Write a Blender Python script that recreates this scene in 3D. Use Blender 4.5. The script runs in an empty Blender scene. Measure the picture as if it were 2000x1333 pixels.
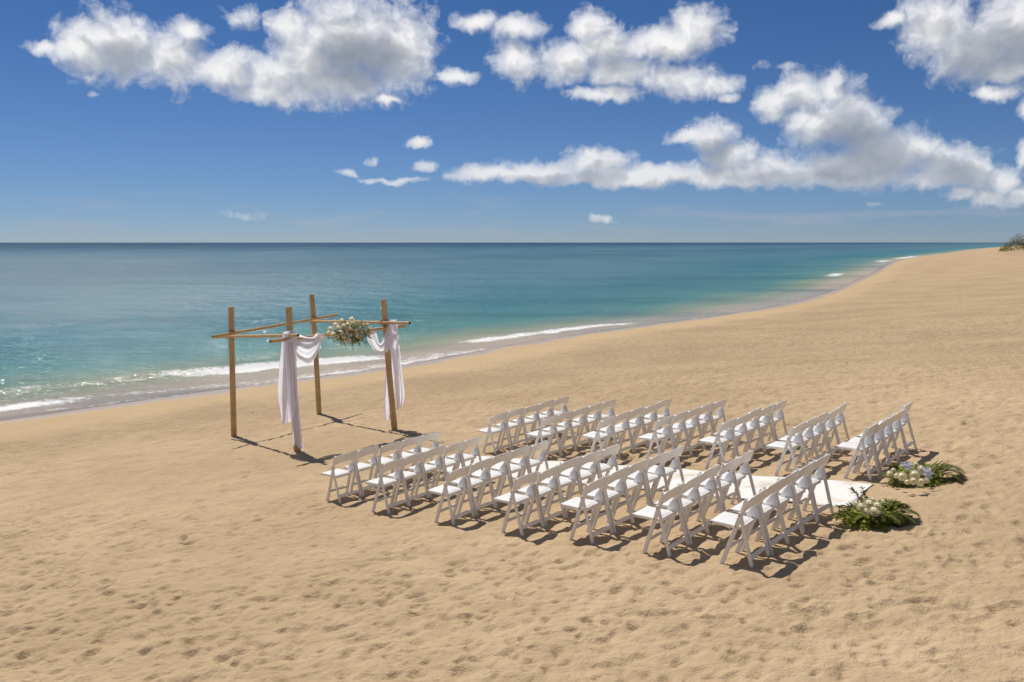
import bpy, math, random
import numpy as np
from mathutils import Vector, Matrix
random.seed(7)
rng = np.random.default_rng(11)
R = math.radians
SC = bpy.context.scene
COL = SC.collection

# ------------------------------------------------------------------ camera
F_PX = 1773.5                      # focal length in pixels of a 2000 px wide picture
CAM_Z = 3.926
PITCH = math.atan(192.5 / F_PX)
cam = bpy.data.cameras.new('camera')
cam.sensor_width = 36.0
cam.lens = 36.0 * F_PX / 2000.0
cam.clip_start = 0.1
cam.clip_end = 120000.0
cam_ob = bpy.data.objects.new('camera', cam)
COL.objects.link(cam_ob)
cam_ob.location = (0, 0, CAM_Z)
cam_ob.rotation_euler = (math.pi / 2 - PITCH, 0, 0)
SC.camera = cam_ob

# ------------------------------------------------------------------ view, sampling
SC.view_settings.view_transform = 'Standard'
SC.view_settings.look = 'None'
SC.view_settings.gamma = 1.0
SC.view_settings.use_curve_mapping = False
SC.view_settings.exposure = 0.0
SC.render.engine = 'CYCLES'
SC.cycles.use_denoising = True
SC.cycles.max_bounces = 8
SC.cycles.diffuse_bounces = 3
SC.cycles.glossy_bounces = 3
SC.cycles.transparent_max_bounces = 16
SC.cycles.caustics_reflective = False
SC.cycles.caustics_refractive = False

SKY = dict(alt=0.0, air=0.6, dust=0.0, ozone=6.0, low=(.66, .69, .80), mid=(.68, .79, .92), high=(.54, .77, .96), strength=0.070)
SUN_EL, SUN_AZ = 55.0, -30.0       # azimuth clockwise from +Y (the view direction)


# ------------------------------------------------------------------ node helpers
class NT:
    def __init__(self, tree):
        self.t = tree
        self.n = tree.nodes
        self.l = tree.links

    def new(self, kind, **kw):
        nd = self.n.new(kind)
        for k, v in kw.items():
            setattr(nd, k, v)
        return nd

    def put(self, sock, val):
        if val is None:
            return
        if hasattr(val, 'is_output') or isinstance(val, bpy.types.NodeSocket):
            self.l.new(val, sock)
        else:
            sock.default_value = val

    def math(self, op, a, b=None, c=None, clamp=False):
        nd = self.new('ShaderNodeMath', operation=op, use_clamp=clamp)
        for i, v in enumerate((a, b, c)):
            self.put(nd.inputs[i], v)
        return nd.outputs[0]

    def vmath(self, op, a, b=None, c=None, scale=None, out=0):
        nd = self.new('ShaderNodeVectorMath', operation=op)
        for i, v in enumerate((a, b, c)):
            self.put(nd.inputs[i], v)
        if scale is not None:
            self.put(nd.inputs['Scale'], scale)
        return nd.outputs[out]

    def mapr(self, v, a, b, c=0.0, d=1.0, smooth=True):
        nd = self.new('ShaderNodeMapRange')
        nd.interpolation_type = 'SMOOTHSTEP' if smooth else 'LINEAR'
        nd.clamp = True
        for i, x in enumerate((v, a, b, c, d)):
            self.put(nd.inputs[i], x)
        return nd.outputs[0]

    def noise(self, vec, scale, detail=4.0, rough=0.5, dims='3D', distort=0.0, lac=2.0):
        nd = self.new('ShaderNodeTexNoise', noise_dimensions=dims)
        self.put(nd.inputs['Vector'], vec)
        nd.inputs['Scale'].default_value = scale
        nd.inputs['Detail'].default_value = detail
        nd.inputs['Roughness'].default_value = rough
        nd.inputs['Lacunarity'].default_value = lac
        nd.inputs['Distortion'].default_value = distort
        return nd.outputs['Fac']

    def mix(self, f, a, b):
        nd = self.new('ShaderNodeMix', data_type='RGBA')
        self.put(nd.inputs[0], f)
        for s, v in ((nd.inputs[6], a), (nd.inputs[7], b)):
            if isinstance(v, (tuple, list)) and len(v) == 3:
                v = (*v, 1.0)
            self.put(s, v)
        return nd.outputs[2]

    def ramp(self, f, stops, interp='LINEAR'):
        nd = self.new('ShaderNodeValToRGB')
        cr = nd.color_ramp
        cr.interpolation = interp
        while len(cr.elements) < len(stops):
            cr.elements.new(0.5)
        for e, (p, c) in zip(cr.elements, stops):
            e.position = p
            e.color = (*c, 1.0)
        self.put(nd.inputs[0], f)
        return nd.outputs[0]


# ------------------------------------------------------------------ sky with clouds
def pix_dir(px, py):
    x = (px - 1000.0) / F_PX
    u = (666.5 - py) / F_PX
    c, s = math.cos(PITCH), math.sin(PITCH)
    v = Vector((x, c + u * s, -s + u * c))
    return v.normalized()


def az_el(px, py):
    d = pix_dir(px, py)
    return math.atan2(d.x, d.y), math.asin(d.z)


# cumulus masses: centre and half extents measured in the picture, turned into azimuth and elevation
CLOUDS = [
    (85, 92, 40, 14), (165, 95, 80, 55), (240, 92, 95, 72), (330, 115, 105, 60), (440, 138, 100, 48),
    (540, 152, 100, 52), (600, 120, 90, 95), (680, 75, 135, 105), (775, 95, 95, 100), (650, 160, 150, 48),
    (565, 55, 50, 42), (475, 32, 50, 34, .62), (890, 150, 48, 18), (752, 195, 36, 11), (525, 182, 115, 26),
    (365, 60, 40, 28), (180, 184, 20, 10, .55),
    (935, 42, 50, 20), (1015, 55, 58, 26), (1005, 120, 52, 48), (1105, 122, 75, 50), (1150, 58, 45, 42),
    (1185, 92, 80, 42), (1290, 88, 100, 38), (1355, 62, 65, 48), (1205, 138, 85, 40), (1185, 186, 88, 20),
    (1325, 158, 78, 38), (1395, 168, 60, 24), (1428, 187, 24, 11),
    (1752, 35, 42, 18), (1835, 55, 92, 65), (1905, 95, 105, 70), (1990, 60, 100, 100), (1965, 135, 85, 32),
    (1945, 182, 55, 15), (2010, 215, 26, 24), (2080, 40, 120, 110), (1535, 130, 80, 11, .42),
    (1512, 205, 44, 44), (1565, 185, 62, 50), (1625, 170, 38, 40), (1640, 232, 85, 66), (1580, 245, 72, 52),
    (1695, 255, 60, 62), (1720, 305, 120, 62), (1795, 295, 62, 42), (1845, 325, 82, 46), (1905, 335, 62, 42),
    (1965, 350, 50, 28), (1660, 325, 150, 40),
    (945, 340, 85, 20), (1055, 335, 115, 27), (1165, 322, 72, 40), (1158, 304, 24, 20), (1285, 340, 115, 28),
    (1390, 272, 62, 42), (1345, 268, 50, 16), (1425, 312, 80, 46), (1500, 330, 110, 32), (1600, 342, 105, 28),
    (1230, 351, 290, 13), (1020, 345, 150, 17, 1.1), (1240, 347, 190, 20, 1.15), (1460, 345, 190, 24, 1.15), (1660, 345, 160, 26, 1.1), (1830, 352, 120, 20, 1.0), (1870, 380, 42, 16), (1935, 386, 62, 20), (1995, 382, 36, 20), (1995, 302, 18, 24),
    (815, 281, 27, 15), (824, 323, 32, 12, .75), (680, 337, 24, 12, .75), (770, 351, 68, 9, .8), (728, 312, 26, 10, .5),
    (1175, 431, 46, 11, .6), (1712, 396, 25, 10, .5), (470, 425, 60, 16, .35),
]
# dense cores, which pass less light
CORES = [(705, 118, 105, 62, 1.0), (235, 118, 70, 34, .55), (1940, 105, 110, 55, .75), (1680, 305, 120, 62, 1.0),
         (1655, 255, 60, 50, .5), (1395, 305, 50, 40, .85), (1200, 128, 70, 30, .4), (1840, 340, 100, 30, .5),
         (1320, 150, 50, 20, .25), (1100, 350, 160, 14, .35), (1540, 350, 140, 16, .5), (640, 165, 120, 26, .35), (1880, 350, 90, 20, .35)]


def make_world():
    w = bpy.data.worlds.new('World')
    SC.world = w
    w.use_nodes = True
    t = NT(w.node_tree)
    t.n.clear()
    try:
        w.cycles.sampling_method = 'NONE'
    except Exception:
        pass

    def chain_group(name, blobs, union):
        """node group: a (azimuth, elevation) vector in, how deep it lies inside the cloud masses out"""
        g = bpy.data.node_groups.new(name, 'ShaderNodeTree')
        g.interface.new_socket('P', in_out='INPUT', socket_type='NodeSocketVector')
        g.interface.new_socket('F', in_out='OUTPUT', socket_type='NodeSocketFloat')
        q = NT(g)
        gi = q.new('NodeGroupInput')
        go = q.new('NodeGroupOutput')
        acc = None
        for (px, py, rx, ry, k) in blobs:
            a, e = az_el(px, py)
            ix, iy = 1/(1.06*rx/F_PX*math.cos(a)**2), 1/(1.05*ry/F_PX)
            v = q.vmath('MULTIPLY_ADD', gi.outputs[0], (ix, iy, 0), (-a*ix, -e*iy, 0))
            d2 = q.vmath('DOT_PRODUCT', v, v, out=1)
            if union:
                f = q.math('SUBTRACT', k, d2)
                if acc is None:
                    acc = f
                else:
                    nd = q.new('ShaderNodeMath', operation='SMOOTH_MAX')
                    q.l.new(acc, nd.inputs[0])
                    q.l.new(f, nd.inputs[1])
                    nd.inputs[2].default_value = 0.3
                    acc = nd.outputs[0]
            else:
                f = q.math('MULTIPLY', q.mapr(d2, 1.0, 0.0), k)
                acc = f if acc is None else q.math('ADD', acc, f)
        if acc is None:
            go.inputs[0].default_value = -1.2 if union else 0.0
        else:
            q.l.new(q.math('MAXIMUM', acc, -1.2) if union else acc, go.inputs[0])
        return g

    tc = t.new('ShaderNodeTexCoord')
    sep = t.new('ShaderNodeSeparateXYZ')
    t.l.new(tc.outputs['Generated'], sep.inputs[0])
    az = t.math('ARCTAN2', sep.outputs[0], sep.outputs[1])
    el = t.math('ARCSINE', sep.outputs[2])
    cb = t.new('ShaderNodeCombineXYZ')
    t.l.new(az, cb.inputs[0])
    t.l.new(el, cb.inputs[1])
    P = cb.outputs[0]

    def warp(vec, scale, amp, detail, off):
        nd = t.new('ShaderNodeTexNoise', noise_dimensions='2D')
        t.put(nd.inputs['Vector'], t.vmath('ADD', vec, (off, off*1.7, off*0.3)))
        nd.inputs['Scale'].default_value = scale
        nd.inputs['Detail'].default_value = detail
        nd.inputs['Roughness'].default_value = 0.55
        c = t.vmath('SUBTRACT', nd.outputs['Color'], (.5, .5, .5))
        return t.vmath('ADD', vec, t.vmath('MULTIPLY', c, (amp, amp*0.75, 0.0)))
    Pw = warp(P, 24.0, 0.028, 6.0, 3.0)

    def shape(vec, grp):
        nd = t.new('ShaderNodeGroup')
        nd.node_tree = grp
        t.l.new(vec, nd.inputs[0])
        return nd.outputs[0]

    def density(vec, grp, fine):
        """depth inside the cloud for its outline (quieter in the heart of a mass) and for its relief"""
        f = shape(vec, grp)
        n = t.noise(t.vmath('MULTIPLY', vec, (1.0, 1.25, 1.0)), 30.0, 10.0 if fine else 2.0, 0.62, dims='2D')
        nd = t.new('ShaderNodeTexVoronoi', voronoi_dimensions='2D', feature='SMOOTH_F1')
        t.put(nd.inputs['Vector'], vec)
        nd.inputs['Scale'].default_value = 52.0
        nd.inputs['Smoothness'].default_value = 0.45
        nd.inputs['Detail'].default_value = 2.0 if fine else 0.0
        nd.inputs['Roughness'].default_value = 0.55
        w = t.math('MULTIPLY', t.math('SUBTRACT', n, 0.5), 1.45)
        w = t.math('MULTIPLY_ADD', t.math('SUBTRACT', 0.46, nd.outputs['Distance']), 0.62, w)
        if not fine:
            return t.math('ADD', f, w)
        n2 = t.noise(vec, 95.0, 7.0, 0.68, dims='2D')
        w = t.math('MULTIPLY_ADD', t.math('SUBTRACT', n2, 0.5), 0.85, w)
        full = t.math('ADD', f, w)
        return t.math('MULTIPLY_ADD', w, t.mapr(f, .3, .9, 1.0, .2), f), full

    # far clouds are veiled by the air between
    veil = t.mapr(el, R(12), R(0.5), 0.0, 0.40, smooth=False)
    bank = t.noise(t.vmath('MULTIPLY', P, (5.0, 34.0, 1.0)), 1.6, 3.0, 0.5, dims='2D')
    bank = t.math('MULTIPLY', t.mapr(bank, 0.5, 0.75), t.math('MULTIPLY', t.mapr(el, 0.0, R(.7)), t.mapr(el, R(3.6), R(1.2))))
    bank = t.math('MULTIPLY', bank, 0.36)

    sky = t.new('ShaderNodeTexSky', sky_type='NISHITA')
    sky.sun_disc = False
    sky.sun_elevation = R(SUN_EL)
    sky.sun_rotation = R(SUN_AZ)
    sky.altitude = SKY['alt']
    sky.air_density = SKY['air']
    sky.dust_density = SKY['dust']
    sky.ozone_density = SKY['ozone']
    tint = t.new('ShaderNodeMix', data_type='RGBA', blend_type='MULTIPLY')
    tint.inputs[0].default_value = 1.0
    t.l.new(sky.outputs[0], tint.inputs[6])
    tl = t.mix(t.mapr(el, 0.0, R(5), smooth=False), SKY['low'], SKY['mid'])
    t.l.new(t.mix(t.mapr(el, R(4), R(15)), tl, SKY['high']), tint.inputs[7])
    sky_c = t.mix(bank, tint.outputs[2], tuple(v/SKY['strength'] for v in (.40, .43, .52)))
    bg = t.new('ShaderNodeBackground')
    t.l.new(sky_c, bg.inputs['Color'])
    bg.inputs['Strength'].default_value = SKY['strength']

    def cloudy(grp, core_grp):
        """sky with the cloud masses of one stretch of azimuth"""
        da, d0 = density(Pw, grp, True)
        alpha = t.math('POWER', t.mapr(da, -.22, 0.95, smooth=False), 1.25)
        s1 = density(t.vmath('ADD', Pw, (-0.006, 0.014, 0)), grp, False)
        tau = t.math('MULTIPLY', shape(Pw, core_grp), 1.55)
        tau = t.math('MULTIPLY', tau, t.mapr(d0, -.2, 1.2, .5, 1.1))
        tau = t.math('MULTIPLY_ADD', t.mapr(s1, 0.0, 1.4), .50, tau)
        # crisp heads towards the sun: what rises locally out of the mass catches the light
        tau = t.math('MULTIPLY_ADD', t.math('SUBTRACT', s1, d0), .50, tau)
        light = t.math('POWER', 2.718, t.math('MULTIPLY', t.math('MAXIMUM', tau, 0.0), -0.85))
        cl = t.mix(light, (0.16, 0.20, 0.275), (0.93, 0.925, 0.925))
        cl = t.mix(veil, cl, (0.42, 0.47, 0.57))
        bc = t.new('ShaderNodeBackground')
        t.l.new(cl, bc.inputs['Color'])
        mx = t.new('ShaderNodeMixShader')
        t.l.new(alpha, mx.inputs[0])
        t.l.new(bg.outputs[0], mx.inputs[1])
        t.l.new(bc.outputs[0], mx.inputs[2])
        return mx.outputs[0]

    # scattered cumulus of the same kind all round, above and beside the mapped ones
    gn = t.noise(t.vmath('MULTIPLY', P, (1.0, 1.6, 1.0)), 5.0, 5.0, 0.58, dims='2D')
    gen = t.math('MULTIPLY', t.mapr(gn, 0.54, 0.68), t.mapr(el, R(1), R(5)))
    gb = t.new('ShaderNodeBackground')
    t.l.new(t.mix(t.mapr(gn, .6, .8), (.84, .84, .86), (.42, .45, .52)), gb.inputs['Color'])
    gm = t.new('ShaderNodeMixShader')
    t.l.new(gen, gm.inputs[0])
    t.l.new(bg.outputs[0], gm.inputs[1])
    t.l.new(gb.outputs[0], gm.inputs[2])
    gm = gm.outputs[0]

    edges = [-900, 240, 420, 580, 760, 910, 1110, 1290, 1450, 1600, 1750, 1900, 3200]
    shaders = []
    M = 45
    for x0, x1 in zip(edges[:-1], edges[1:]):
        bl = [(*c, 1.0)[:5] for c in CLOUDS if c[0]+c[2]*1.25 > x0-M and c[0]-c[2]*1.25 < x1+M]
        co = [c for c in CORES if c[0]+c[2]*1.25 > x0-M and c[0]-c[2]*1.25 < x1+M]
        shaders.append(cloudy(chain_group('cloud_shape', bl, True), chain_group('cloud_core', co, False)))
    cur = shaders[0]
    for x, shd in zip(edges[1:-1], shaders[1:]):
        mx = t.new('ShaderNodeMixShader')
        t.l.new(t.math('GREATER_THAN', az, math.atan2(x-1000, F_PX*1.0)), mx.inputs[0])
        t.l.new(cur, mx.inputs[1])
        t.l.new(shd, mx.inputs[2])
        cur = mx.outputs[0]
    # the mapped stretch ends where no mapped cloud reaches
    inside = t.math('MULTIPLY', t.mapr(el, R(23), R(19)), t.mapr(t.math('ABSOLUTE', az), R(43), R(37)))
    mx = t.new('ShaderNodeMixShader')
    t.l.new(inside, mx.inputs[0])
    t.l.new(gm, mx.inputs[1])
    t.l.new(cur, mx.inputs[2])
    low = t.new('ShaderNodeMixShader')
    t.l.new(t.math('GREATER_THAN', el, -.002), low.inputs[0])
    t.l.new(bg.outputs[0], low.inputs[1])
    t.l.new(mx.outputs[0], low.inputs[2])
    out = t.new('ShaderNodeOutputWorld')
    t.l.new(low.outputs[0], out.inputs[0])


make_world()
sun = bpy.data.lights.new('sun', 'SUN')
sun.energy = 4.2
sun.angle = R(0.53)
sun.color = (1.0, 0.935, 0.83)
sun_ob = bpy.data.objects.new('sun', sun)
COL.objects.link(sun_ob)
ce = math.cos(R(SUN_EL))
SUN_DIR = Vector((math.sin(R(SUN_AZ)) * ce, math.cos(R(SUN_AZ)) * ce, math.sin(R(SUN_EL))))
sun_ob.rotation_euler = SUN_DIR.to_track_quat('Z', 'Y').to_euler()
sun_ob.location = (0, 0, 60)


# ------------------------------------------------------------------ object helpers
def tag(o, label=None, cat=None, group=None, kind=None):
    if label: o['label'] = label
    if cat: o['category'] = cat
    if group: o['group'] = group
    if kind: o['kind'] = kind
    return o


def empty(name, loc, parent=None):
    o = bpy.data.objects.new(name, None)
    o.empty_display_size = 0.2
    o.location = loc
    o.parent = parent
    COL.objects.link(o)
    return o


def mesh_obj(name, mesh, parent=None):
    o = bpy.data.objects.new(name, mesh)
    o.parent = parent
    COL.objects.link(o)
    return o


class MB:
    """collects vertices and faces for one mesh"""
    def __init__(self):
        self.v, self.f, self.s = [], [], []

    def add(self, vs, fs, smooth=False):
        k = len(self.v)
        self.v += [tuple(p) for p in vs]
        self.f += [tuple(i + k for i in f) for f in fs]
        self.s += [smooth] * len(fs)

    def bar(self, a, b, w, d, side=(1, 0, 0), ch=0.18, taper=1.0):
        """chamfered bar from a to b: w along side, d across"""
        a, b, side = Vector(a), Vector(b), Vector(side).normalized()
        ax = (b - a).normalized()
        up = ax.cross(side).normalized()
        sd = up.cross(ax).normalized()
        c = min(w, d) * ch
        sec = [(w/2-c, d/2), (w/2, d/2-c), (w/2, -d/2+c), (w/2-c, -d/2), (-w/2+c, -d/2), (-w/2, -d/2+c), (-w/2, d/2-c), (-w/2+c, d/2)]
        vs = []
        for p, k, t in ((a, 1 - ch, 0), (a, 1, c), (b, taper, -c), (b, taper * (1 - ch), 0)):
            for x, y in sec:
                vs.append(p + ax * t + sd * x * k + up * y * k)
        fs = [tuple(range(7, -1, -1)), tuple(range(24, 32))]
        for r in range(3):
            for i in range(8):
                j = (i + 1) % 8
                fs.append((r*8+i, r*8+j, r*8+8+j, r*8+8+i))
        self.add(vs, fs)

    def tube(self, pts, rad, n=10, cap=True, smooth=True):
        pts = [Vector(p) for p in pts]
        rad = rad if isinstance(rad, (list, tuple)) else [rad] * len(pts)
        vs, fs = [], []
        ref = Vector((0.31, 0.2, 0.93)) if abs((pts[-1]-pts[0]).normalized().z) < .9 else Vector((1, 0, 0))
        for i, p in enumerate(pts):
            t = (pts[min(i+1, len(pts)-1)] - pts[max(i-1, 0)]).normalized()
            s = t.cross(ref).normalized()
            u = s.cross(t)
            for k in range(n):
                a = 2*math.pi*k/n
                vs.append(p + (s*math.cos(a) + u*math.sin(a)) * rad[i])
        for i in range(len(pts)-1):
            for k in range(n):
                j = (k+1) % n
                fs.append((i*n+k, i*n+j, i*n+n+j, i*n+n+k))
        self.add(vs, fs, smooth)
        if cap:
            m = (len(pts)-1)*n
            self.add([vs[k] for k in range(n)], [tuple(range(n-1, -1, -1))])
            self.add([vs[m+k] for k in range(n)], [tuple(range(n))])

    def mesh(self, name, mats):
        me = bpy.data.meshes.new(name)
        me.from_pydata(self.v, [], self.f)
        me.polygons.foreach_set('use_smooth', self.s)
        for m in (mats if isinstance(mats, (list, tuple)) else [mats]):
            me.materials.append(m)
        me.update()
        return me

    def build(self, name, mat, parent=None):
        return mesh_obj(name, self.mesh(name, mat), parent)


# ------------------------------------------------------------------ terrain functions
SEA = -2.2
GA, GB = 0.0954, -0.0456           # slope of the sand under the chairs


def ray_at_z(px, py, z):
    d = pix_dir(px, py)
    t = (z - CAM_Z) / d.z
    return np.array([d.x * t, d.y * t])


SHORE_PX = [(0, 819), (200, 795), (400, 766), (600, 741), (800, 715), (1000, 675), (1250, 638), (1400, 618),
            (1550, 592), (1690, 541), (1760, 508), (1860, 494), (1900, 488)]
_sh = [ray_at_z(x, y, SEA) for x, y in SHORE_PX]
_sx = np.array([-330., -170., -75., -45.] + [p[0] for p in _sh] + [1500., 9000., 40000.])
_sy = np.array([-300., -130., -25., 4.] + [p[1] for p in _sh] + [2600., 15000., 66000.])


def pchip(x, xp, yp):
    h = np.diff(xp); dl = np.diff(yp) / h
    m = np.zeros_like(yp)
    m[1:-1] = np.where(dl[:-1]*dl[1:] > 0, 2*dl[:-1]*dl[1:]/(dl[:-1]+dl[1:]+1e-12), 0)
    m[0], m[-1] = dl[0], dl[-1]
    i = np.clip(np.searchsorted(xp, x) - 1, 0, len(xp)-2)
    t = np.clip((x - xp[i]) / h[i], 0, 1)
    return ((2*t**3-3*t**2+1)*yp[i] + (t**3-2*t**2+t)*h[i]*m[i] + (-2*t**3+3*t**2)*yp[i+1] + (t**3-t**2)*h[i]*m[i+1])


_gy = np.concatenate([np.arange(-300, 200, 0.5), np.geomspace(200, 66000, 800)])
_gx = pchip(_gy, _sy, _sx)
for _ in range(60):                                    # soften the kinks on the near stretch
    _gx[1:1000-1] = .25*_gx[:1000-2] + .5*_gx[1:1000-1] + .25*_gx[2:1000]
_gs = np.gradient(_gx, _gy)


def shore_s(x, y):
    """signed distance from the waterline, positive on land"""
    X = np.interp(y, _gy, _gx); m = np.interp(y, _gy, _gs)
    return (x - X) / np.sqrt(1 + m*m)


_ps = np.array([-400., -60., -20., -5., 0., 3., 7., 12.7, 16.6, 22., 29., 36., 45., 70., 120., 4000.])
_pz = np.array([-9., -5.5, -1.6, -.26, 0., .2, .48, .93, 1.36, 1.85, 2.6, 3.0, 3.25, 3.6, 4.0, 5.5])


def hash2(ix, iy, seed):
    h = (ix.astype(np.int64)*374761393 + iy.astype(np.int64)*668265263 + seed*974634777) & 0xFFFFFFFF
    h = ((h ^ (h >> 13)) * 1274126177) & 0xFFFFFFFF
    h = (h ^ (h >> 16))
    return (h & 0xFFFFFF) / float(0x1000000)


def vnoise(x, y, seed):
    ix, iy = np.floor(x), np.floor(y)
    fx, fy = x-ix, y-iy
    ux, uy = fx*fx*fx*(fx*(fx*6-15)+10), fy*fy*fy*(fy*(fy*6-15)+10)
    a, b = hash2(ix, iy, seed), hash2(ix+1, iy, seed)
    c, d = hash2(ix, iy+1, seed), hash2(ix+1, iy+1, seed)
    return (a*(1-ux)+b*ux)*(1-uy) + (c*(1-ux)+d*ux)*uy - .5


def fbm(x, y, seed, octv=4, gain=.5):
    r, a = 0, 1.
    for k in range(octv):
        r = r + a*vnoise(x*2**k+13.7*k, y*2**k-7.1*k, seed+k); a *= gain
    return r


def sstep(x, a, b):
    t = np.clip((x-a)/(b-a), 0, 1)
    return t*t*(3-2*t)


def base_z(x, y):
    x, y = np.asarray(x, float), np.asarray(y, float)
    s = shore_s(x, y)
    z = SEA + np.interp(s, _ps, _pz)
    for k in (-1.5, 1.5):                              # round the profile's corners
        z = z + (SEA + np.interp(s+k, _ps, _pz))
    z = z / 3
    r = np.hypot((x-0.5)/1.15, y-16.0)
    w = 1 - sstep(r, 11.5, 24.)
    return z*(1-w) + (GA*x + GB*(y-12))*w


def dents(x, y, cell, seed, amp, size, aspect=1.7, pw=1.5):
    """trampled sand: one oblong dent with a raised rim per cell, overlapping its neighbours"""
    gx, gy = np.floor(x/cell), np.floor(y/cell)
    out = np.zeros_like(x)
    for i in (-1, 0, 1):
        for j in (-1, 0, 1):
            cx, cy = gx+i, gy+j
            h = [hash2(cx, cy, seed+k) for k in range(5)]
            dx, dy = x-(cx+h[0])*cell, y-(cy+h[1])*cell
            an = 2.3+(h[2]-.5)*3.6
            c, s_ = np.cos(an), np.sin(an)
            R_ = size*(.6+.8*h[3])
            q2 = ((dx*c+dy*s_)/(R_*aspect))**2 + ((-dx*s_+dy*c)/R_)**2
            A = amp*(h[4]**pw)*1.6
            out += A*(-np.exp(-q2*1.3)*(1-.75*q2))
    return out


def sand_relief(x, y, s):
    land = sstep(s, 2.5, 7.5)
    tramp = .5 + .7*sstep(fbm(x/4.5, y/4.5, 5, 3), -.35, .3)
    z = .05*fbm(x/3.2, y/3.2, 21, 3)*land
    z += .030*fbm(x/.8, y/.8, 31, 3)*land*tramp
    z += dents(x, y, .21, 41, .023, .060, 1.8, .7)*land*tramp
    z += dents(x, y, .36, 51, .028, .095, 1.7, 1.)*land*tramp
    z += dents(x, y, .75, 61, .022, .14, 2.0, 1.6)*land*tramp
    z += .019*fbm(x/.17, y/.17, 71, 3)*land*tramp
    z += .010*np.abs(fbm(x/.42+.6*y, y/.30-.4*x, 81, 3))*land
    return z


TRAILS = [((4.6, 5.2), (5.6, 9.0), (6.6, 13.2), (9.5, 19)), ((.2, 5.0), (1.6, 7.0), (3.6, 9.2), (6.2, 11.5)), ((6.5, 8.0), (3.2, 8.2), (0.2, 8.8), (-4.5, 11.0)),
          ((-4.6, 7.5), (-4.2, 11.0), (-5.5, 15.5), (-5.5, 21)), ((-1.6, 6.0), (-3.6, 9.6), (-7.5, 13.5), (-10, 19)), ((7.5, 12.0), (7.0, 15.5), (5.2, 19.0), (1.5, 21.5))]


def trails(x, y):
    """lines of single footprints: heel and ball pressed in, a low rim pushed up round them"""
    out = np.zeros_like(x)
    rnd = random.Random(77)
    for pts in TRAILS:
        pts = np.array(pts)
        seg = np.hypot(*np.diff(pts, axis=0).T)
        cum = np.concatenate([[0], np.cumsum(seg)])
        d, k = 0.0, 0
        while d < cum[-1]:
            px, py = np.interp(d, cum, pts[:, 0]), np.interp(d, cum, pts[:, 1])
            qx, qy = np.interp(d+.1, cum, pts[:, 0]), np.interp(d+.1, cum, pts[:, 1])
            an = math.atan2(qy-py, qx-px)+rnd.uniform(-.2, .2)
            sd = (.10 if k % 2 else -.10)+rnd.uniform(-.03, .03)
            px, py = px-math.sin(an)*sd, py+math.cos(an)*sd
            m = (np.abs(x-px) < .4) & (np.abs(y-py) < .4)
            if m.any():
                dx, dy = x[m]-px, y[m]-py
                u, v = dx*math.cos(an)+dy*math.sin(an), -dx*math.sin(an)+dy*math.cos(an)
                g = np.zeros_like(u)
                for c, w, l in ((.07, .055, .085), (-.085, .045, .055)):
                    q = ((u-c)/l)**2+(v/w)**2
                    g -= .034*np.exp(-q**1.3*.8)
                q = (u/.20)**2+(v/.105)**2
                g += .014*np.exp(-((np.sqrt(q)-1.05)/.28)**2)
                out[m] += g*rnd.uniform(.7, 1.1)
            d += rnd.uniform(.58, .72); k += 1
    return out


CALM = None                                            # where the runner lies the relief is trodden flat


def ground_z(x, y, relief=True):
    x, y = np.atleast_1d(np.asarray(x, float)), np.atleast_1d(np.asarray(y, float))
    z = base_z(x, y)
    if relief:
        z = z + .05*fbm(x/3.2, y/3.2, 21, 3)*sstep(shore_s(x, y), 2.5, 7.5)
    return z


def gz(x, y):
    return float(ground_z(x, y)[0])


def pix_ground(px, py):
    """where the sight line of a picture point meets the sand"""
    d = pix_dir(px, py)
    t = np.linspace(3, 400, 60000)
    z = CAM_Z + d.z*t
    g = base_z(d.x*t, d.y*t)
    i = int(np.argmax(z < g))
    return Vector((d.x*t[i], d.y*t[i], float(g[i])))


def pix_at_y(px, py, y):
    d = pix_dir(px, py)
    t = y/d.y
    return Vector((d.x*t, y, CAM_Z + d.z*t))


# ------------------------------------------------------------------ materials
def new_mat(name):
    m = bpy.data.materials.new(name)
    m.use_nodes = True
    t = NT(m.node_tree)
    t.n.clear()
    out = t.new('ShaderNodeOutputMaterial')
    return m, t, out


def principled(t, out, **kw):
    b = t.new('ShaderNodeBsdfPrincipled')
    for k, v in kw.items():
        s = b.inputs[k]
        if isinstance(v, (tuple, list)) and len(v) == 3 and s.type == 'RGBA':
            v = (*v, 1.0)
        t.put(s, v)
    t.l.new(b.outputs[0], out.inputs[0])
    return b


def attr(t, name):
    a = t.new('ShaderNodeAttribute')
    a.attribute_name = name
    return a.outputs['Fac']


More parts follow.
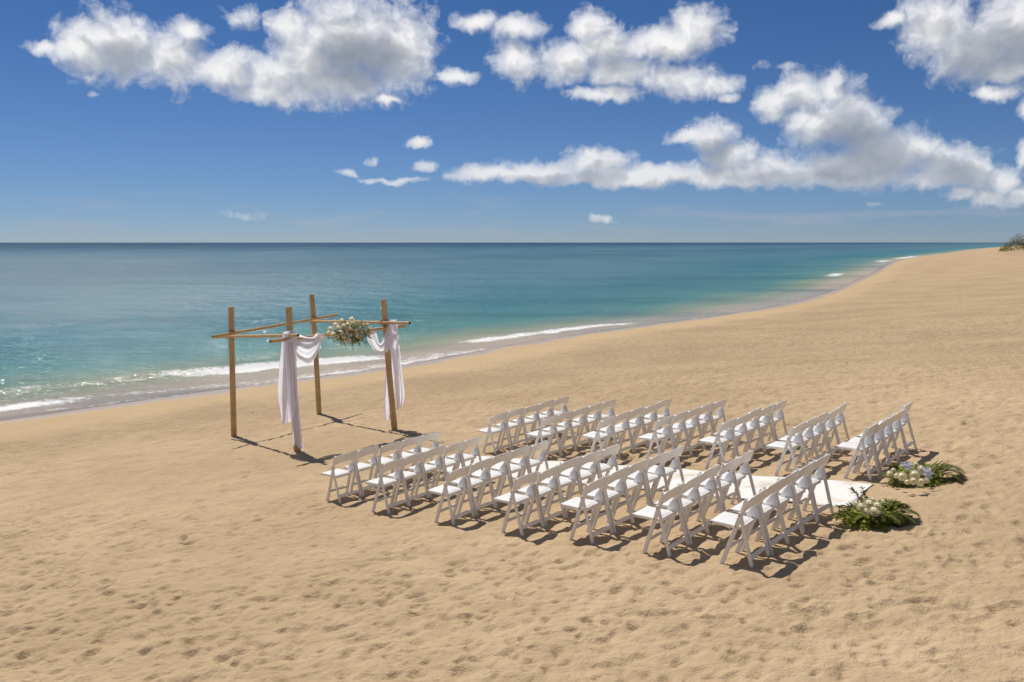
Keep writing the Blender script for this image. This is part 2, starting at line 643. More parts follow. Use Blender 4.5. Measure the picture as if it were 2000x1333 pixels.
def sand_material():
    m, t, out = new_mat('sand')
    geo = t.new('ShaderNodeNewGeometry')
    p = geo.outputs['Position']
    s = attr(t, 'shore')
    big = t.noise(p, 0.16, 5, .6)
    mid = t.noise(p, 1.7, 5, .6)
    fine = t.noise(p, 38.0, 3, .65)
    grain = t.noise(p, 240.0, 2, .6)
    c = t.mix(t.mapr(big, .3, .7), (0.475, 0.345, 0.212), (0.605, 0.452, 0.288))
    c = t.mix(t.mapr(mid, .38, .72, 0, .6), c, (0.415, 0.295, 0.18))
    c = t.mix(t.mapr(fine, .35, .8, 0, .35), c, (0.58, 0.44, 0.27))
    c = t.mix(t.mapr(grain, .6, .8, 0, .3), c, (0.28, 0.20, 0.12))
    c = t.mix(t.mapr(grain, .34, .2, 0, .35), c, (0.70, 0.58, 0.42))
    # scattered shell grit
    vo = t.new('ShaderNodeTexVoronoi', feature='F1')
    t.l.new(p, vo.inputs['Vector'])
    vo.inputs['Scale'].default_value = 9.0
    grit = t.math('MULTIPLY', t.math('LESS_THAN', vo.outputs['Distance'], .06), t.mapr(t.noise(p, .9, 3, .6), .55, .7))
    c = t.mix(grit, c, (0.74, 0.66, 0.54))
    # wet edge
    edge = t.math('ADD', s, t.math('MULTIPLY', t.math('SUBTRACT', t.noise(p, .35, 3, .5), .5), 2.6))
    wet = t.mapr(edge, 1.5, .3)
    damp = t.mapr(edge, 6.5, 2.0, 0, .55)
    c = t.mix(damp, c, (0.52, 0.385, 0.215))
    c = t.mix(wet, c, (0.42, 0.335, 0.27))
    rough = t.mapr(wet, 0, 1, .95, .38)
    bump = t.new('ShaderNodeBump')
    h = t.math('ADD', t.math('MULTIPLY', fine, .017), t.math('MULTIPLY', grain, .004))
    h = t.math('ADD', h, t.math('MULTIPLY', t.noise(p, 11.0, 4, .65), .06))
    h = t.math('ADD', h, t.math('MULTIPLY', t.noise(t.vmath('MULTIPLY', p, (1.0, .8, 0.0)), 3.2, 5, .66), t.math('MULTIPLY', attr(t, 'coarse'), .40)))
    t.l.new(h, bump.inputs['Height'])
    t.put(bump.inputs['Strength'], t.mapr(edge, 2.0, 6.0, .04, .75))
    bump.inputs['Distance'].default_value = 1.0
    b = principled(t, out, **{'Base Color': c, 'Roughness': rough, 'Normal': bump.outputs[0]})
    t.put(b.inputs['Specular IOR Level'], t.mapr(wet, 0, 1, .12, .35))
    return m


def water_material():
    m, t, out = new_mat('sea_water')
    geo = t.new('ShaderNodeNewGeometry')
    p = geo.outputs['Position']
    s = attr(t, 'shore')                               # negative seaward
    along = attr(t, 'along')
    off = t.math('MULTIPLY', s, -1.0)
    n1 = t.noise(t.vmath('MULTIPLY', p, (1, 1, 0)), .035, 4, .55)
    offn = t.math('MULTIPLY', off, t.math('MULTIPLY_ADD', n1, 1.2, .4))
    f = t.math('DIVIDE', t.math('LOGARITHM', t.math('MAXIMUM', offn, 1.0), 10.0), 4.0)
    body = t.ramp(f, [(0.0, (0.42, 0.355, 0.30)), (.12, (0.40, 0.35, 0.29)), (.19, (0.25, 0.31, 0.22)), (.255, (0.095, 0.245, 0.235)),
                      (.36, (0.036, 0.17, 0.22)), (.46, (0.05, 0.17, 0.23)), (.54, (0.026, 0.12, 0.185)),
                      (.62, (0.042, 0.145, 0.21)), (.72, (0.016, 0.080, 0.16)), (.85, (0.007, 0.042, 0.115)), (1.0, (0.005, 0.032, 0.105))])
    # weedy patches seen through the water, drawn out along the shore
    pa = t.noise(t.vmath('MULTIPLY', p, (.012, .05, 0)), 1.0, 5, .6)
    body = t.mix(t.mapr(pa, .45, .68, 0, .6), body, (0.018, 0.10, 0.145))
    cloud_refl = t.noise(t.vmath('MULTIPLY', p, (.022, .009, 3.0)), 1.0, 4, .55)  # pale columns of reflected cloud, painted into the body colour
    body = t.mix(t.mapr(cloud_refl, .45, .68, 0, .38), body, (0.10, 0.20, 0.245))
    # ripples
    q = t.vmath('MULTIPLY', p, (.55, 1.0, 0))
    w1 = t.noise(q, 1.3, 5, .6)
    w2 = t.noise(q, .28, 3, .5)
    w3 = t.noise(q, 5.5, 3, .55)
    h = t.math('ADD', t.math('MULTIPLY', w1, .34), t.math('MULTIPLY', w2, .6))
    h = t.math('ADD', h, t.math('MULTIPLY', w3, .05))
    bump = t.new('ShaderNodeBump')
    bump.inputs['Distance'].default_value = 1.0
    t.put(bump.inputs['Strength'], t.mapr(off, 1.0, 9.0, .12, 1.0))
    t.l.new(h, bump.inputs['Height'])
    dif = t.new('ShaderNodeBsdfDiffuse')
    t.l.new(body, dif.inputs[0])
    t.l.new(bump.outputs[0], dif.inputs['Normal'])
    tra = t.new('ShaderNodeBsdfTransparent')
    tra.inputs[0].default_value = (0.93, 0.93, 0.93, 1)
    mx = t.new('ShaderNodeMixShader')
    t.put(mx.inputs[0], t.mapr(off, -.2, .9, .6, 1.0))
    t.l.new(tra.outputs[0], mx.inputs[1])
    t.l.new(dif.outputs[0], mx.inputs[2])
    gl = t.new('ShaderNodeBsdfGlossy')
    t.put(gl.inputs['Roughness'], t.mapr(off, 2.0, 60.0, .06, .22))
    t.l.new(bump.outputs[0], gl.inputs['Normal'])
    gl.inputs[0].default_value = (1, 1, 1, 1)
    fr = t.new('ShaderNodeFresnel')
    fr.inputs['IOR'].default_value = 1.33
    t.l.new(bump.outputs[0], fr.inputs['Normal'])
    mg = t.new('ShaderNodeMixShader')
    t.put(mg.inputs[0], t.math('MINIMUM', fr.outputs[0], t.math('MULTIPLY', t.mapr(off, 1, 9, .38, 1.0), t.mapr(off, 30, 900, .20, .10))))
    t.l.new(mx.outputs[0], mg.inputs[1])
    t.l.new(gl.outputs[0], mg.inputs[2])
    # foam, plus sun glints on the crest painted as white speckle
    foam = attr(t, 'foam')
    fn = t.noise(p, 4.0, 6, .72)
    fn2 = t.noise(p, .8, 3, .6)
    fa = t.math('ADD', foam, t.math('MULTIPLY', t.math('SUBTRACT', fn, .5), 1.5))
    fa = t.math('ADD', fa, t.math('MULTIPLY', t.math('SUBTRACT', fn2, .5), .7))
    fm = t.math('MULTIPLY', t.mapr(fa, .38, .95, 0, .95), t.mapr(foam, .02, .2))
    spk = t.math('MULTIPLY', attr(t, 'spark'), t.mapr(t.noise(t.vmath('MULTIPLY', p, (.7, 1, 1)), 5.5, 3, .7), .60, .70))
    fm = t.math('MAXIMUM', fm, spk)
    fd = t.new('ShaderNodeBsdfDiffuse')
    fd.inputs[0].default_value = (.86, .87, .87, 1)
    mf = t.new('ShaderNodeMixShader')
    t.l.new(fm, mf.inputs[0])
    t.l.new(mg.outputs[0], mf.inputs[1])
    t.l.new(fd.outputs[0], mf.inputs[2])
    t.l.new(mf.outputs[0], out.inputs[0])
    return m


def polar_grid(radii, angs, closed=True):
    nr, na = len(radii), len(angs)
    rr, aa = np.meshgrid(radii, angs, indexing='ij')
    x, y = (rr*np.sin(aa)).ravel(), (rr*np.cos(aa)).ravel()
    i = np.arange(nr-1)[:, None]*na
    k = np.arange(na)[None, :]
    k2 = (k+1) % na
    quads = np.stack(np.broadcast_arrays(i+k, i+na+k, i+na+k2, i+k2), -1).reshape(-1, 4)
    if not closed:
        quads = quads.reshape(nr-1, na, 4)[:, :-1].reshape(-1, 4)
    return x, y, quads


def grid_mesh(name, x, y, z, quads, mat, attrs):
    me = bpy.data.meshes.new(name)
    n = len(x)
    me.vertices.add(n)
    co = np.empty((n, 3), np.float32); co[:, 0], co[:, 1], co[:, 2] = x, y, z
    me.vertices.foreach_set('co', co.ravel())
    m = len(quads)
    me.loops.add(m*4)
    me.loops.foreach_set('vertex_index', quads[:, ::-1].astype(np.int32).ravel())
    me.polygons.add(m)
    me.polygons.foreach_set('loop_start', np.arange(0, m*4, 4, dtype=np.int32))
    me.polygons.foreach_set('use_smooth', np.ones(m, bool))
    for k, v in attrs.items():
        a = me.attributes.new(k, 'FLOAT', 'POINT')
        a.data.foreach_set('value', v.astype(np.float32))
    me.update(calc_edges=True)
    me.validate()
    me.materials.append(mat)
    return me


def make_angles(step_front, lim, step_back):
    a = list(np.arange(-lim, lim, step_front))
    b = list(np.linspace(lim, 2*math.pi-lim, int((2*math.pi-2*lim)/step_back)+1)[:-1])
    return np.array(a + b)


def make_radii(r0, k, dmin, growth, rmax):
    r = [r0]
    while r[-1] < rmax:
        r.append(r[-1] + min(max(dmin, k*r[-1]**2), growth*r[-1]))
    return np.array(r)


# ------------------------------------------------------------------ row and aisle layout (fitted to the picture)
THETA = 0.7046
U0 = np.array([-math.cos(THETA), math.sin(THETA)])     # towards the arch
V0 = np.array([math.sin(THETA), math.cos(THETA)])      # from the near side to the far side
ORI = np.array([-3.1818, 14.7012])
CW, GAP = 0.4957, 1.6843
POS = [0., 1.33, 2.85, 4.21, 5.29, 6.43, 7.48, -.07, 1.32, 2.65, 3.83, 5.01, 6.22, 7.27]
DV = [.25, .02, -.06, -.09, 0., -.06, -.07, .14, -.06, -.04, .01, .01, -.08, .01]
ANG = [1.0, -4.5, -3.4, -.6, -.7, -.9, -1.1, 2.1, .1, 0., -.1, -.1, -2.0, -2.4]


def aisle(pos, v):
    return ORI - pos*U0 + v*V0


def build_ground():
    rad = np.concatenate([[0.0, 1.0, 2.0, 3.0, 4.0], make_radii(4.6, 1.6e-4, .02, .05, 40000)])
    ang = make_angles(.0021, .62, .06)
    x, y, q = polar_grid(rad, ang)
    s = shore_s(x, y)
    z = base_z(x, y)
    r = np.hypot(x, y)
    rel = np.zeros_like(x)
    nr = r < 160
    rel[nr] = sand_relief(x[nr], y[nr], s[nr])
    near = np.where(r < 22)[0]
    rel[near] += trails(x[near], y[near])
    rel *= 1 - sstep(r, 90, 150)
    # trodden flat under the runner
    d = np.stack([x-ORI[0], y-ORI[1]], 1)
    pu, pv = -(d@U0), d@V0
    calm = (1-sstep(np.abs(pv-(5*CW+GAP/2)), .62, .95))*sstep(pu, -1.6, -1.)*(1-sstep(pu, 8.2, 8.7))
    soft = .05*fbm(x/3.2, y/3.2, 21, 3)*sstep(s, 2.5, 7.5)
    rel = rel*(1-calm) + soft*calm
    z = z + rel
    # dune swells along the far strand
    far = sstep(r, 60, 140)
    z = z + far*sstep(s, 6, 18)*.5*fbm(x/40, y/60, 91, 3)
    keep = (s > -160)
    fk = keep[q].all(1)
    q = q[fk]
    me = grid_mesh('ground', x, y, z, q, sand_material(), {'shore': s, 'coarse': sstep(r, 16, 34)})
    o = mesh_obj('ground', me)
    tag(o, 'pale golden beach sand dimpled with footprints', kind='structure')
    return o


BREAK = 5.0


def build_water():
    rad = np.concatenate([[6.0], make_radii(10., 1.3e-4, .09, .06, 60000)])
    ang = make_angles(.0027, .66, .08)
    x, y, q = polar_grid(rad, ang)
    s = shore_s(x, y)
    al = y*1.25 + x*.2
    r = np.hypot(x, y)
    off = -s
    wob = .7*fbm(al/7, al*0+3.3, 101, 3) + .45*fbm(x/2.2, y/2.2, 102, 2)
    brk = np.interp(al, [30, 42, 52, 55, 58.5, 68, 80, 91, 130, 200, 460], [5.6, 5.3, 5.1, 4.4, 3.2, 3.5, 2.9, 2.1, 4.5, 6.5, 3.5])
    b = off + wob
    e = b - brk                                        # distance beyond the breaking line
    vary = .6 + .8*np.clip(fbm(al/13, al*0+9.1, 103, 2)+.35, 0, 1)
    left = 1-sstep(al, 60, 68)
    ridge = .20*vary*np.exp(-((e-.75)/.7)**2)*(.35+.65*left)
    ridge += .08*np.exp(-((e-5.5)/1.8)**2)*vary
    chop = .08*fbm(x/3.5, y/2.0, 111, 3)*sstep(off, 6, 14) + .14*fbm(x/14, y/7, 112, 2)*sstep(off, 8, 25)
    z = SEA + (ridge + chop)*(1-sstep(r, 160, 420))
    # foam: rollers along two stretches, crest glints of the sun painted as speckle, the spent line at the water's edge
    foam = np.zeros_like(x)
    st1 = sstep(al, 47, 51.5)*(1-sstep(al, 57, 60)) + sstep(al, 66.5, 70)*(1-sstep(al, 87, 92))
    thin = np.interp(al, [40, 52, 60, 68, 78, 92], [.55, .68, .55, .7, .85, .35])
    foam += .82*st1*np.exp(-np.abs((e+.15)/thin)**3)
    foam += .30*np.exp(-((e-.55)/.6)**2)*(1-sstep(al, 56, 66))*(.5+.5*sstep(fbm(al/2.2, al*0+4, 131, 2), -.15, .2))
    foam += .24*np.exp(-((e+.5)/1.6)**2)*(1-sstep(al, 60, 67))
    foam += (.56*(1-sstep(al, 37.5, 42)) + .33*(1-sstep(al, 60, 70)))*np.exp(-((b-2.2+1.3*sstep(al, 40, 50))/.8)**2)
    foam += .30*np.exp(-((b-.35)/.3)**2) + .17*sstep(off, -.2, .4)*(1-sstep(e, -1., .2))
    st3 = sstep(fbm(np.log(np.maximum(al, 1))*9, al*0+1.7, 121, 2), .1, .25)*sstep(al, 105, 125)
    foam += .8*st3*np.exp(-(e/np.clip(al/160, .8, 3))**2)
    foam *= (1-sstep(r, 420, 520))
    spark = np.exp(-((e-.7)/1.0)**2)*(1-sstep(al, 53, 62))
    keep = (s < 14)
    q = q[keep[q].all(1)]
    me = grid_mesh('water', x, y, z, q, water_material(), {'shore': s, 'along': al, 'foam': foam, 'spark': spark})
    o = mesh_obj('water', me)
    tag(o, 'calm turquoise sea with a low breaker along the sand', kind='structure')


# ------------------------------------------------------------------ small materials
def white_paint():
    m, t, out = new_mat('white_paint')
    geo = t.new('ShaderNodeTexCoord')
    n = t.noise(geo.outputs['Object'], 7.0, 4, .6)
    oi = t.new('ShaderNodeObjectInfo')
    c = t.mix(t.mapr(n, .4, .75, 0, .5), (.86, .815, .75), (.81, .76, .69))
    c = t.mix(t.math('MULTIPLY', oi.outputs['Random'], .25), c, (.84, .80, .74))
    principled(t, out, **{'Base Color': c, 'Roughness': .42})
    return m


def pad_vinyl():
    m, t, out = new_mat('white_vinyl')
    tc = t.new('ShaderNodeTexCoord')
    n = t.noise(tc.outputs['Object'], 9.0, 3, .6)
    bump = t.new('ShaderNodeBump')
    bump.inputs['Strength'].default_value = .25
    bump.inputs['Distance'].default_value = .02
    t.l.new(n, bump.inputs['Height'])
    principled(t, out, **{'Base Color': t.mix(n, (.80, .80, .80), (.86, .855, .85)), 'Roughness': .38, 'Normal': bump.outputs[0]})
    return m


def simple_mat(name, c1, c2, scale=8.0, rough=.6, stretch=(1, 1, 1), trans=0.0):
    m, t, out = new_mat(name)
    tc = t.new('ShaderNodeTexCoord')
    n = t.noise(t.vmath('MULTIPLY', tc.outputs['Object'], stretch), scale, 4, .6)
    c = t.mix(t.mapr(n, .3, .7), c1, c2)
    b = principled(t, out, **{'Base Color': c, 'Roughness': rough, 'Specular IOR Level': .2 if trans else .5})
    if trans:
        tr = t.new('ShaderNodeBsdfTranslucent')
        t.l.new(c, tr.inputs[0])
        mx = t.new('ShaderNodeMixShader')
        mx.inputs[0].default_value = trans
        t.l.new(b.outputs[0], mx.inputs[1])
        t.l.new(tr.outputs[0], mx.inputs[2])
        t.l.new(mx.outputs[0], out.inputs[0])
    return m


def cloth_material():
    m, t, out = new_mat('white_chiffon')
    d = t.new('ShaderNodeBsdfDiffuse')
    d.inputs[0].default_value = (.86, .86, .96, 1)
    tr = t.new('ShaderNodeBsdfTranslucent')
    tr.inputs[0].default_value = (.90, .90, .99, 1)
    mx = t.new('ShaderNodeMixShader')
    mx.inputs[0].default_value = .78
    t.l.new(d.outputs[0], mx.inputs[1])
    t.l.new(tr.outputs[0], mx.inputs[2])
    tp = t.new('ShaderNodeBsdfTransparent')
    m2 = t.new('ShaderNodeMixShader')
    tc = t.new('ShaderNodeTexCoord')
    n = t.noise(tc.outputs['Object'], 3.0, 3, .5)
    t.put(m2.inputs[0], t.mapr(n, .3, .7, .78, .95))
    t.l.new(tp.outputs[0], m2.inputs[1])
    t.l.new(mx.outputs[0], m2.inputs[2])
    t.l.new(m2.outputs[0], out.inputs[0])
    return m


def bamboo_material():
    m, t, out = new_mat('bamboo')
    tc = t.new('ShaderNodeTexCoord')
    p = tc.outputs['Object']
    n = t.noise(t.vmath('MULTIPLY', p, (14, 14, .8)), 2.0, 5, .6)
    n2 = t.noise(p, 2.2, 3, .6)
    c = t.mix(t.mapr(n, .3, .7), (.46, .29, .115), (.62, .43, .20))
    c = t.mix(t.mapr(n2, .45, .75, 0, .6), c, (.37, .225, .09))
    principled(t, out, **{'Base Color': c, 'Roughness': .5})
    return m


build_ground()
build_water()

M_PAINT, M_PAD = white_paint(), pad_vinyl()
M_BOLT = simple_mat('steel_bolt', (.22, .2, .18), (.32, .3, .28), 20, .4)
M_BAMBOO = bamboo_material()
M_NODE = simple_mat('bamboo_joint', (.24, .14, .055), (.32, .19, .08), 9, .6)
M_HOLLOW_SHADE = simple_mat('hollow_shade_disc', (.03, .02, .012), (.05, .03, .02), 9, .9)  # near-black colour stands in for the shade inside the poles
M_ROPE = simple_mat('jute_lashing', (.33, .23, .12), (.45, .33, .19), 40, .9)
M_CLOTH = cloth_material()
M_PETAL = simple_mat('cream_petal', (.90, .85, .65), (.93, .90, .79), 12, .55, trans=.75)
M_ORCHID = simple_mat('white_orchid', (.80, .80, .86), (.86, .86, .9), 12, .5, trans=.25)
M_CENTRE = simple_mat('flower_centre', (.50, .42, .10), (.42, .44, .16), 30, .7)
M_LEAF = simple_mat('green_leaf', (.12, .165, .03), (.21, .26, .06), 6, .5, trans=.6)
M_LEAF2 = simple_mat('olive_leaf', (.13, .12, .03), (.24, .19, .05), 6, .6, trans=.55)
M_LEAF3 = simple_mat('lime_leaf', (.33, .39, .07), (.45, .49, .12), 6, .5, trans=.6)
M_PALM = simple_mat('palm_frond', (.13, .16, .035), (.23, .26, .065), 6, .55, trans=.5)
M_STEM = simple_mat('stem', (.09, .075, .03), (.16, .12, .06), 10, .8)


# ------------------------------------------------------------------ folding chairs
def chair_meshes():
    parts = []
    XL, XR = .200, .2275
    Fy, Ty, H = .19, -.178, .775

    def long_y(z):
        return Fy + (Ty-Fy)*z/.78
    for sgn in (-1, 1):
        b = MB()
        b.bar((sgn*XL, Fy+.008, -.03), (sgn*XL, Ty, H), .030, .050)
        parts.append(('front_leg', b.mesh('front_leg', M_PAINT)))
        b = MB()
        zb = .60
        b.bar((sgn*XR, long_y(zb)+.004, zb+.02), (sgn*XR, -.195, -.03), .024, .042)
        parts.append(('rear_leg', b.mesh('rear_leg', M_PAINT)))
    # seat frame
    def seat_z(y):
        return .428 + (y+.08)*.10
    b = MB()
    y0, y1 = -.085, .300
    for sgn in (-1, 1):
        b.bar((sgn*.166, y0, seat_z(y0)-.008), (sgn*.166, y1, seat_z(y1)-.008), .032, .036)
    b.bar((-.182, y1-.012, seat_z(y1)-.008), (.182, y1-.012, seat_z(y1)-.008), .036, .030, side=(0, 0, 1))
    b.bar((-.182, y0+.012, seat_z(y0)-.010), (.182, y0+.012, seat_z(y0)-.010), .046, .026, side=(0, 0, 1))
    parts.append(('seat_frame', b.mesh('seat_frame', M_PAINT)))
    # padded seat: a soft slab, crowned in the middle
    b = MB()
    nx, ny = 10, 10
    vs, fs = [], []
    hx, hy0, hy1 = .178, -.077, .297
    for lay in (0, 1):
        for j in range(ny+1):
            for i in range(nx+1):
                u, v = i/nx*2-1, j/ny*2-1
                x = hx*u
                y = (hy0+hy1)/2 + (hy1-hy0)/2*v
                e = max(abs(u), abs(v))
                top = .020*(1-max(0, (e-.72)/.28)**2.2*.75) + .006*(1-u*u)*(1-v*v)
                z = seat_z(y) + (top if lay else .004)
                vs.append((x, y, z))
    N = (nx+1)*(ny+1)
    for j in range(ny):
        for i in range(nx):
            a = j*(nx+1)+i
            fs.append((N+a, N+a+1, N+a+nx+2, N+a+nx+1))
            fs.append((a+nx+1, a+nx+2, a+1, a))
    for i in range(nx):
        fs.append((i, i+1, N+i+1, N+i)); k = ny*(nx+1)+i
        fs.append((N+k, N+k+1, k+1, k))
    for j in range(ny):
        a, c = j*(nx+1), j*(nx+1)+nx
        fs.append((N+a, N+a+nx+1, a+nx+1, a)); fs.append((c, c+nx+1, N+c+nx+1, N+c))
    b.add(vs, fs, True)
    parts.append(('seat_pad', b.mesh('seat_pad', M_PAD)))
    # curved top rail
    b = MB()
    W, n = .2385, 14
    vs, fs = [], []
    for i in range(n+1):
        u = i/n*2-1
        zt = .778 + .020*(1-u*u) - .012*max(0, (abs(u)-.86)/.14)
        zl = .618 + .045*(1-abs(u)**2.2)
        bow = -.022*(1-u*u)
        for z, th in ((zl, .5), (zl+.012, 1.), (zt-.012, 1.), (zt, .5)):
            y = long_y(z) - .030 + bow
            vs.append((W*u, y+.012*th, z)); vs.append((W*u, y-.012*th, z))
    for i in range(n):
        a, c = i*8, i*8+8
        ring = [0, 2, 4, 6, 7, 5, 3, 1]
        for k in range(8):
            p, q_ = ring[k], ring[(k+1) % 8]
            fs.append((a+p, c+p, c+q_, a+q_))
    fs.append((0, 2, 4, 6, 7, 5, 3, 1)); e = n*8
    fs.append(tuple(e+k for k in (1, 3, 5, 7, 6, 4, 2, 0)))
    b.add(vs, fs, False)
    parts.append(('back_rail', b.mesh('back_rail', M_PAINT)))
    # white cloth pouch hung from the right hand hinge
    b = MB()
    vs, fs = [], []
    n, m = 7, 6
    for lay in (-1, 1):
        for i in range(n+1):
            t_ = i/n
            zz = .583-.150*t_
            wl = .022+.056*math.sin(t_*1.9)**.7
            for j in range(m+1):
                w_ = j/m*2-1
                vs.append((.168+lay*.016*math.sin(math.pi*min(1, t_*.9+.08))*(1-w_*w_*.9)+.004*math.sin(w_*7+t_*3), -.088+.035*t_+wl*w_, zz))
    N = (n+1)*(m+1)
    for i in range(n):
        for j in range(m):
            a = i*(m+1)+j
            fs.append((N+a, N+a+1, N+a+m+2, N+a+m+1)); fs.append((a+m+1, a+m+2, a+1, a))
    b.add(vs, fs, True)
    parts.append(('side_pouch', b.mesh('side_pouch', M_PAD)))
    z = .17
    b = MB(); b.bar((-.186, long_y(z), z), (.186, long_y(z), z), .042, .020, side=(0, -.4, 1))
    parts.append(('front_stretcher', b.mesh('front_stretcher', M_PAINT)))
    b = MB(); b.bar((-.216, -.172, .105), (.216, -.172, .105), .052, .018, side=(0, .16, 1))
    parts.append(('rear_stretcher', b.mesh('rear_stretcher', M_PAINT)))
    for sgn in (-1, 1):
        for z in (.585, .445):
            b = MB()
            b.tube([(sgn*.212, long_y(z), z), (sgn*(.243 if z > .5 else .2185), long_y(z), z)], .009, 8)
            parts.append(('bolt', b.mesh('bolt', M_BOLT)))
    return parts


def build_chairs():
    parts = chair_meshes()
    n = Vector((-GA, -GB, 1)).normalized()
    rows = ['front row', 'second row', 'third row', 'middle row', 'third-last row', 'second-last row', 'back row']
    seats = [['outermost seat', 'second seat from outside', 'middle seat', 'second seat from carpet', 'seat beside carpet'],
             ['seat beside carpet', 'second seat from carpet', 'middle seat', 'second seat from outside', 'outermost seat']]
    sides = ['nearer block', 'seaward block']
    proto = None
    for blk in (0, 1):
        for r in range(7):
            k = blk*7+r
            th = THETA + R(ANG[k])
            A = ORI - POS[k]*U0 + (blk*(5*CW+GAP) + 2.5*CW + DV[k])*V0
            for i in range(5):
                jit = random.uniform(-.012, .012)
                th_i = th + R(random.uniform(-1.3, 1.3))
                uu = Vector((-math.cos(th_i), math.sin(th_i), 0))
                v = np.array([math.sin(th), math.cos(th)])
                p = A + v*((i-2)*CW) + jit*U0
                fy = (uu - n*uu.dot(n)).normalized()
                fx = fy.cross(n)
                mat = Matrix((fx, fy, n)).transposed().to_4x4()
                z = gz(p[0], p[1])
                mat = mat @ Matrix.Rotation(R(random.uniform(-1.4, 1.4)), 4, 'Y') @ Matrix.Rotation(R(random.uniform(-1.5, 1.5)), 4, 'X')
                mat.translation = Vector((p[0], p[1], z + random.uniform(-.018, .004)))
                label = 'white folding chair, %s from the arch, %s, %s' % (rows[r], seats[blk][i], sides[blk])
                if r > 3: label = 'white folding chair, %s, %s, %s' % (rows[r], seats[blk][i], sides[blk])
                if proto is None:
                    root = empty('folding_chair', (0, 0, 0))
                    for nm, me in parts:
                        mesh_obj(nm, me, root)
                    proto = root
                    root.matrix_world = mat
                    kids = list(root.children)
                else:
                    root = proto.copy()
                    COL.objects.link(root)
                    for ch in kids:
                        c = ch.copy()
                        COL.objects.link(c)
                        c.parent = root
                    root.matrix_world = mat
                tag(root, label, 'chair', 'white folding chairs in rows on the sand')


build_chairs()


# ------------------------------------------------------------------ aisle runner
def build_runner():
    mid = 5*CW+GAP/2
    b = MB()
    nu, nv = 150, 16
    p0, p1 = -.75, 7.70
    hw = .67
    vs, fs = [], []
    for lay in (0, 1):
        for i in range(nu+1):
            pu = p0+(p1-p0)*i/nu
            for j in range(nv+1):
                w = hw + .012*math.sin(pu*2.1+.5)
                pv = mid - .02 + w*(j/nv*2-1) + .02*math.sin(pu*.9)
                x, y = aisle(pu + (-.09*(j/nv*2-1) if i == nu else 0), pv)
                jj = j/nv
                z = gz(x, y) + .020 + .010*math.sin(pu*5.3+3*math.sin(jj*4))*math.sin(jj*5+pu*1.7) + .012*max(0, math.sin(pu*2.3+jj*2.2))**8 + (.012*math.sin(pu*3.1) if j in (0, nv) else 0)
                vs.append((x, y, z - (0 if lay else .012)))
    N = (nu+1)*(nv+1)
    for i in range(nu):
        for j in range(nv):
            a = i*(nv+1)+j
            fs.append((N+a, N+a+1, N+a+nv+2, N+a+nv+1)); fs.append((a+nv+1, a+nv+2, a+1, a))
    for i in range(nu):
        a, c = i*(nv+1), i*(nv+1)+nv
        fs.append((a, N+a, N+a+nv+1, a+nv+1)); fs.append((c+nv+1, N+c+nv+1, N+c, c))
    for j in range(nv):
        a = nu*(nv+1)+j
        fs.append((a, N+a, N+a+1, a+1)); fs.append((j+1, N+j+1, N+j, j))
    b.add(vs, fs, True)
    m, t, out = new_mat('runner_fabric')
    geo = t.new('ShaderNodeNewGeometry')
    p = geo.outputs['Position']
    n = t.noise(p, 2.2, 6, .7)
    c = t.mix(t.noise(p, 5.0, 3, .6), (.76, .745, .725), (.83, .82, .80))
    c = t.mix(t.mapr(n, .50, .70, 0, .7), c, (.56, .44, .29))
    bump = t.new('ShaderNodeBump')
    bump.inputs['Strength'].default_value = .5
    t.l.new(t.math('MULTIPLY', t.noise(p, 7.0, 4, .6), .03), bump.inputs['Height'])
    principled(t, out, **{'Base Color': c, 'Roughness': .9, 'Normal': bump.outputs[0]})
    o = b.build('aisle_runner', m)
    tag(o, 'white fabric aisle runner lying on the sand between the two chair blocks', 'carpet')


build_runner()


# ------------------------------------------------------------------ bamboo arch
def bamboo(name, a, b, r0, r1, parent, step=.34, hollow=True):
    a, b = Vector(a), Vector(b)
    L = (b-a).length
    mb = MB()
    pts, rad = [], []
    ph = random.uniform(.1, .3)
    ks = [0.0]
    z = ph
    joints = []
    while z < L-.05:
        ks += [z-.03, z-.008, z, z+.008, z+.03]; joints.append(z); z += step*random.uniform(.9, 1.12)
    ks.append(L)
    bend = Vector((random.uniform(-1, 1), random.uniform(-1, 1), 0))*.012
    for k in sorted(x for x in ks if 0 <= x <= L):
        t = k/L
        rr = r0+(r1-r0)*t
        dj = min((abs(k-j) for j in joints), default=1)
        rr *= 1.10 if dj < .001 else (1.04 if dj < .012 else 1.0)
        pts.append(a.lerp(b, t)+bend*math.sin(t*math.pi)*L*.5); rad.append(rr)
    mb.tube(pts, rad, 14)
    o = mb.build(name, M_BAMBOO, parent)
    if hollow:
        for p, d, rr in ((b, (b-a).normalized(), r1), (a, (a-b).normalized(), r0)):
            hb = MB()  # solid disc, its dark colour painted as the shaded inside of the pole
            hb.tube([p-d*.01, p+d*.004], rr*.74, 12)
            hb.build('hollow_shade_disc', M_HOLLOW_SHADE, o)
    return o


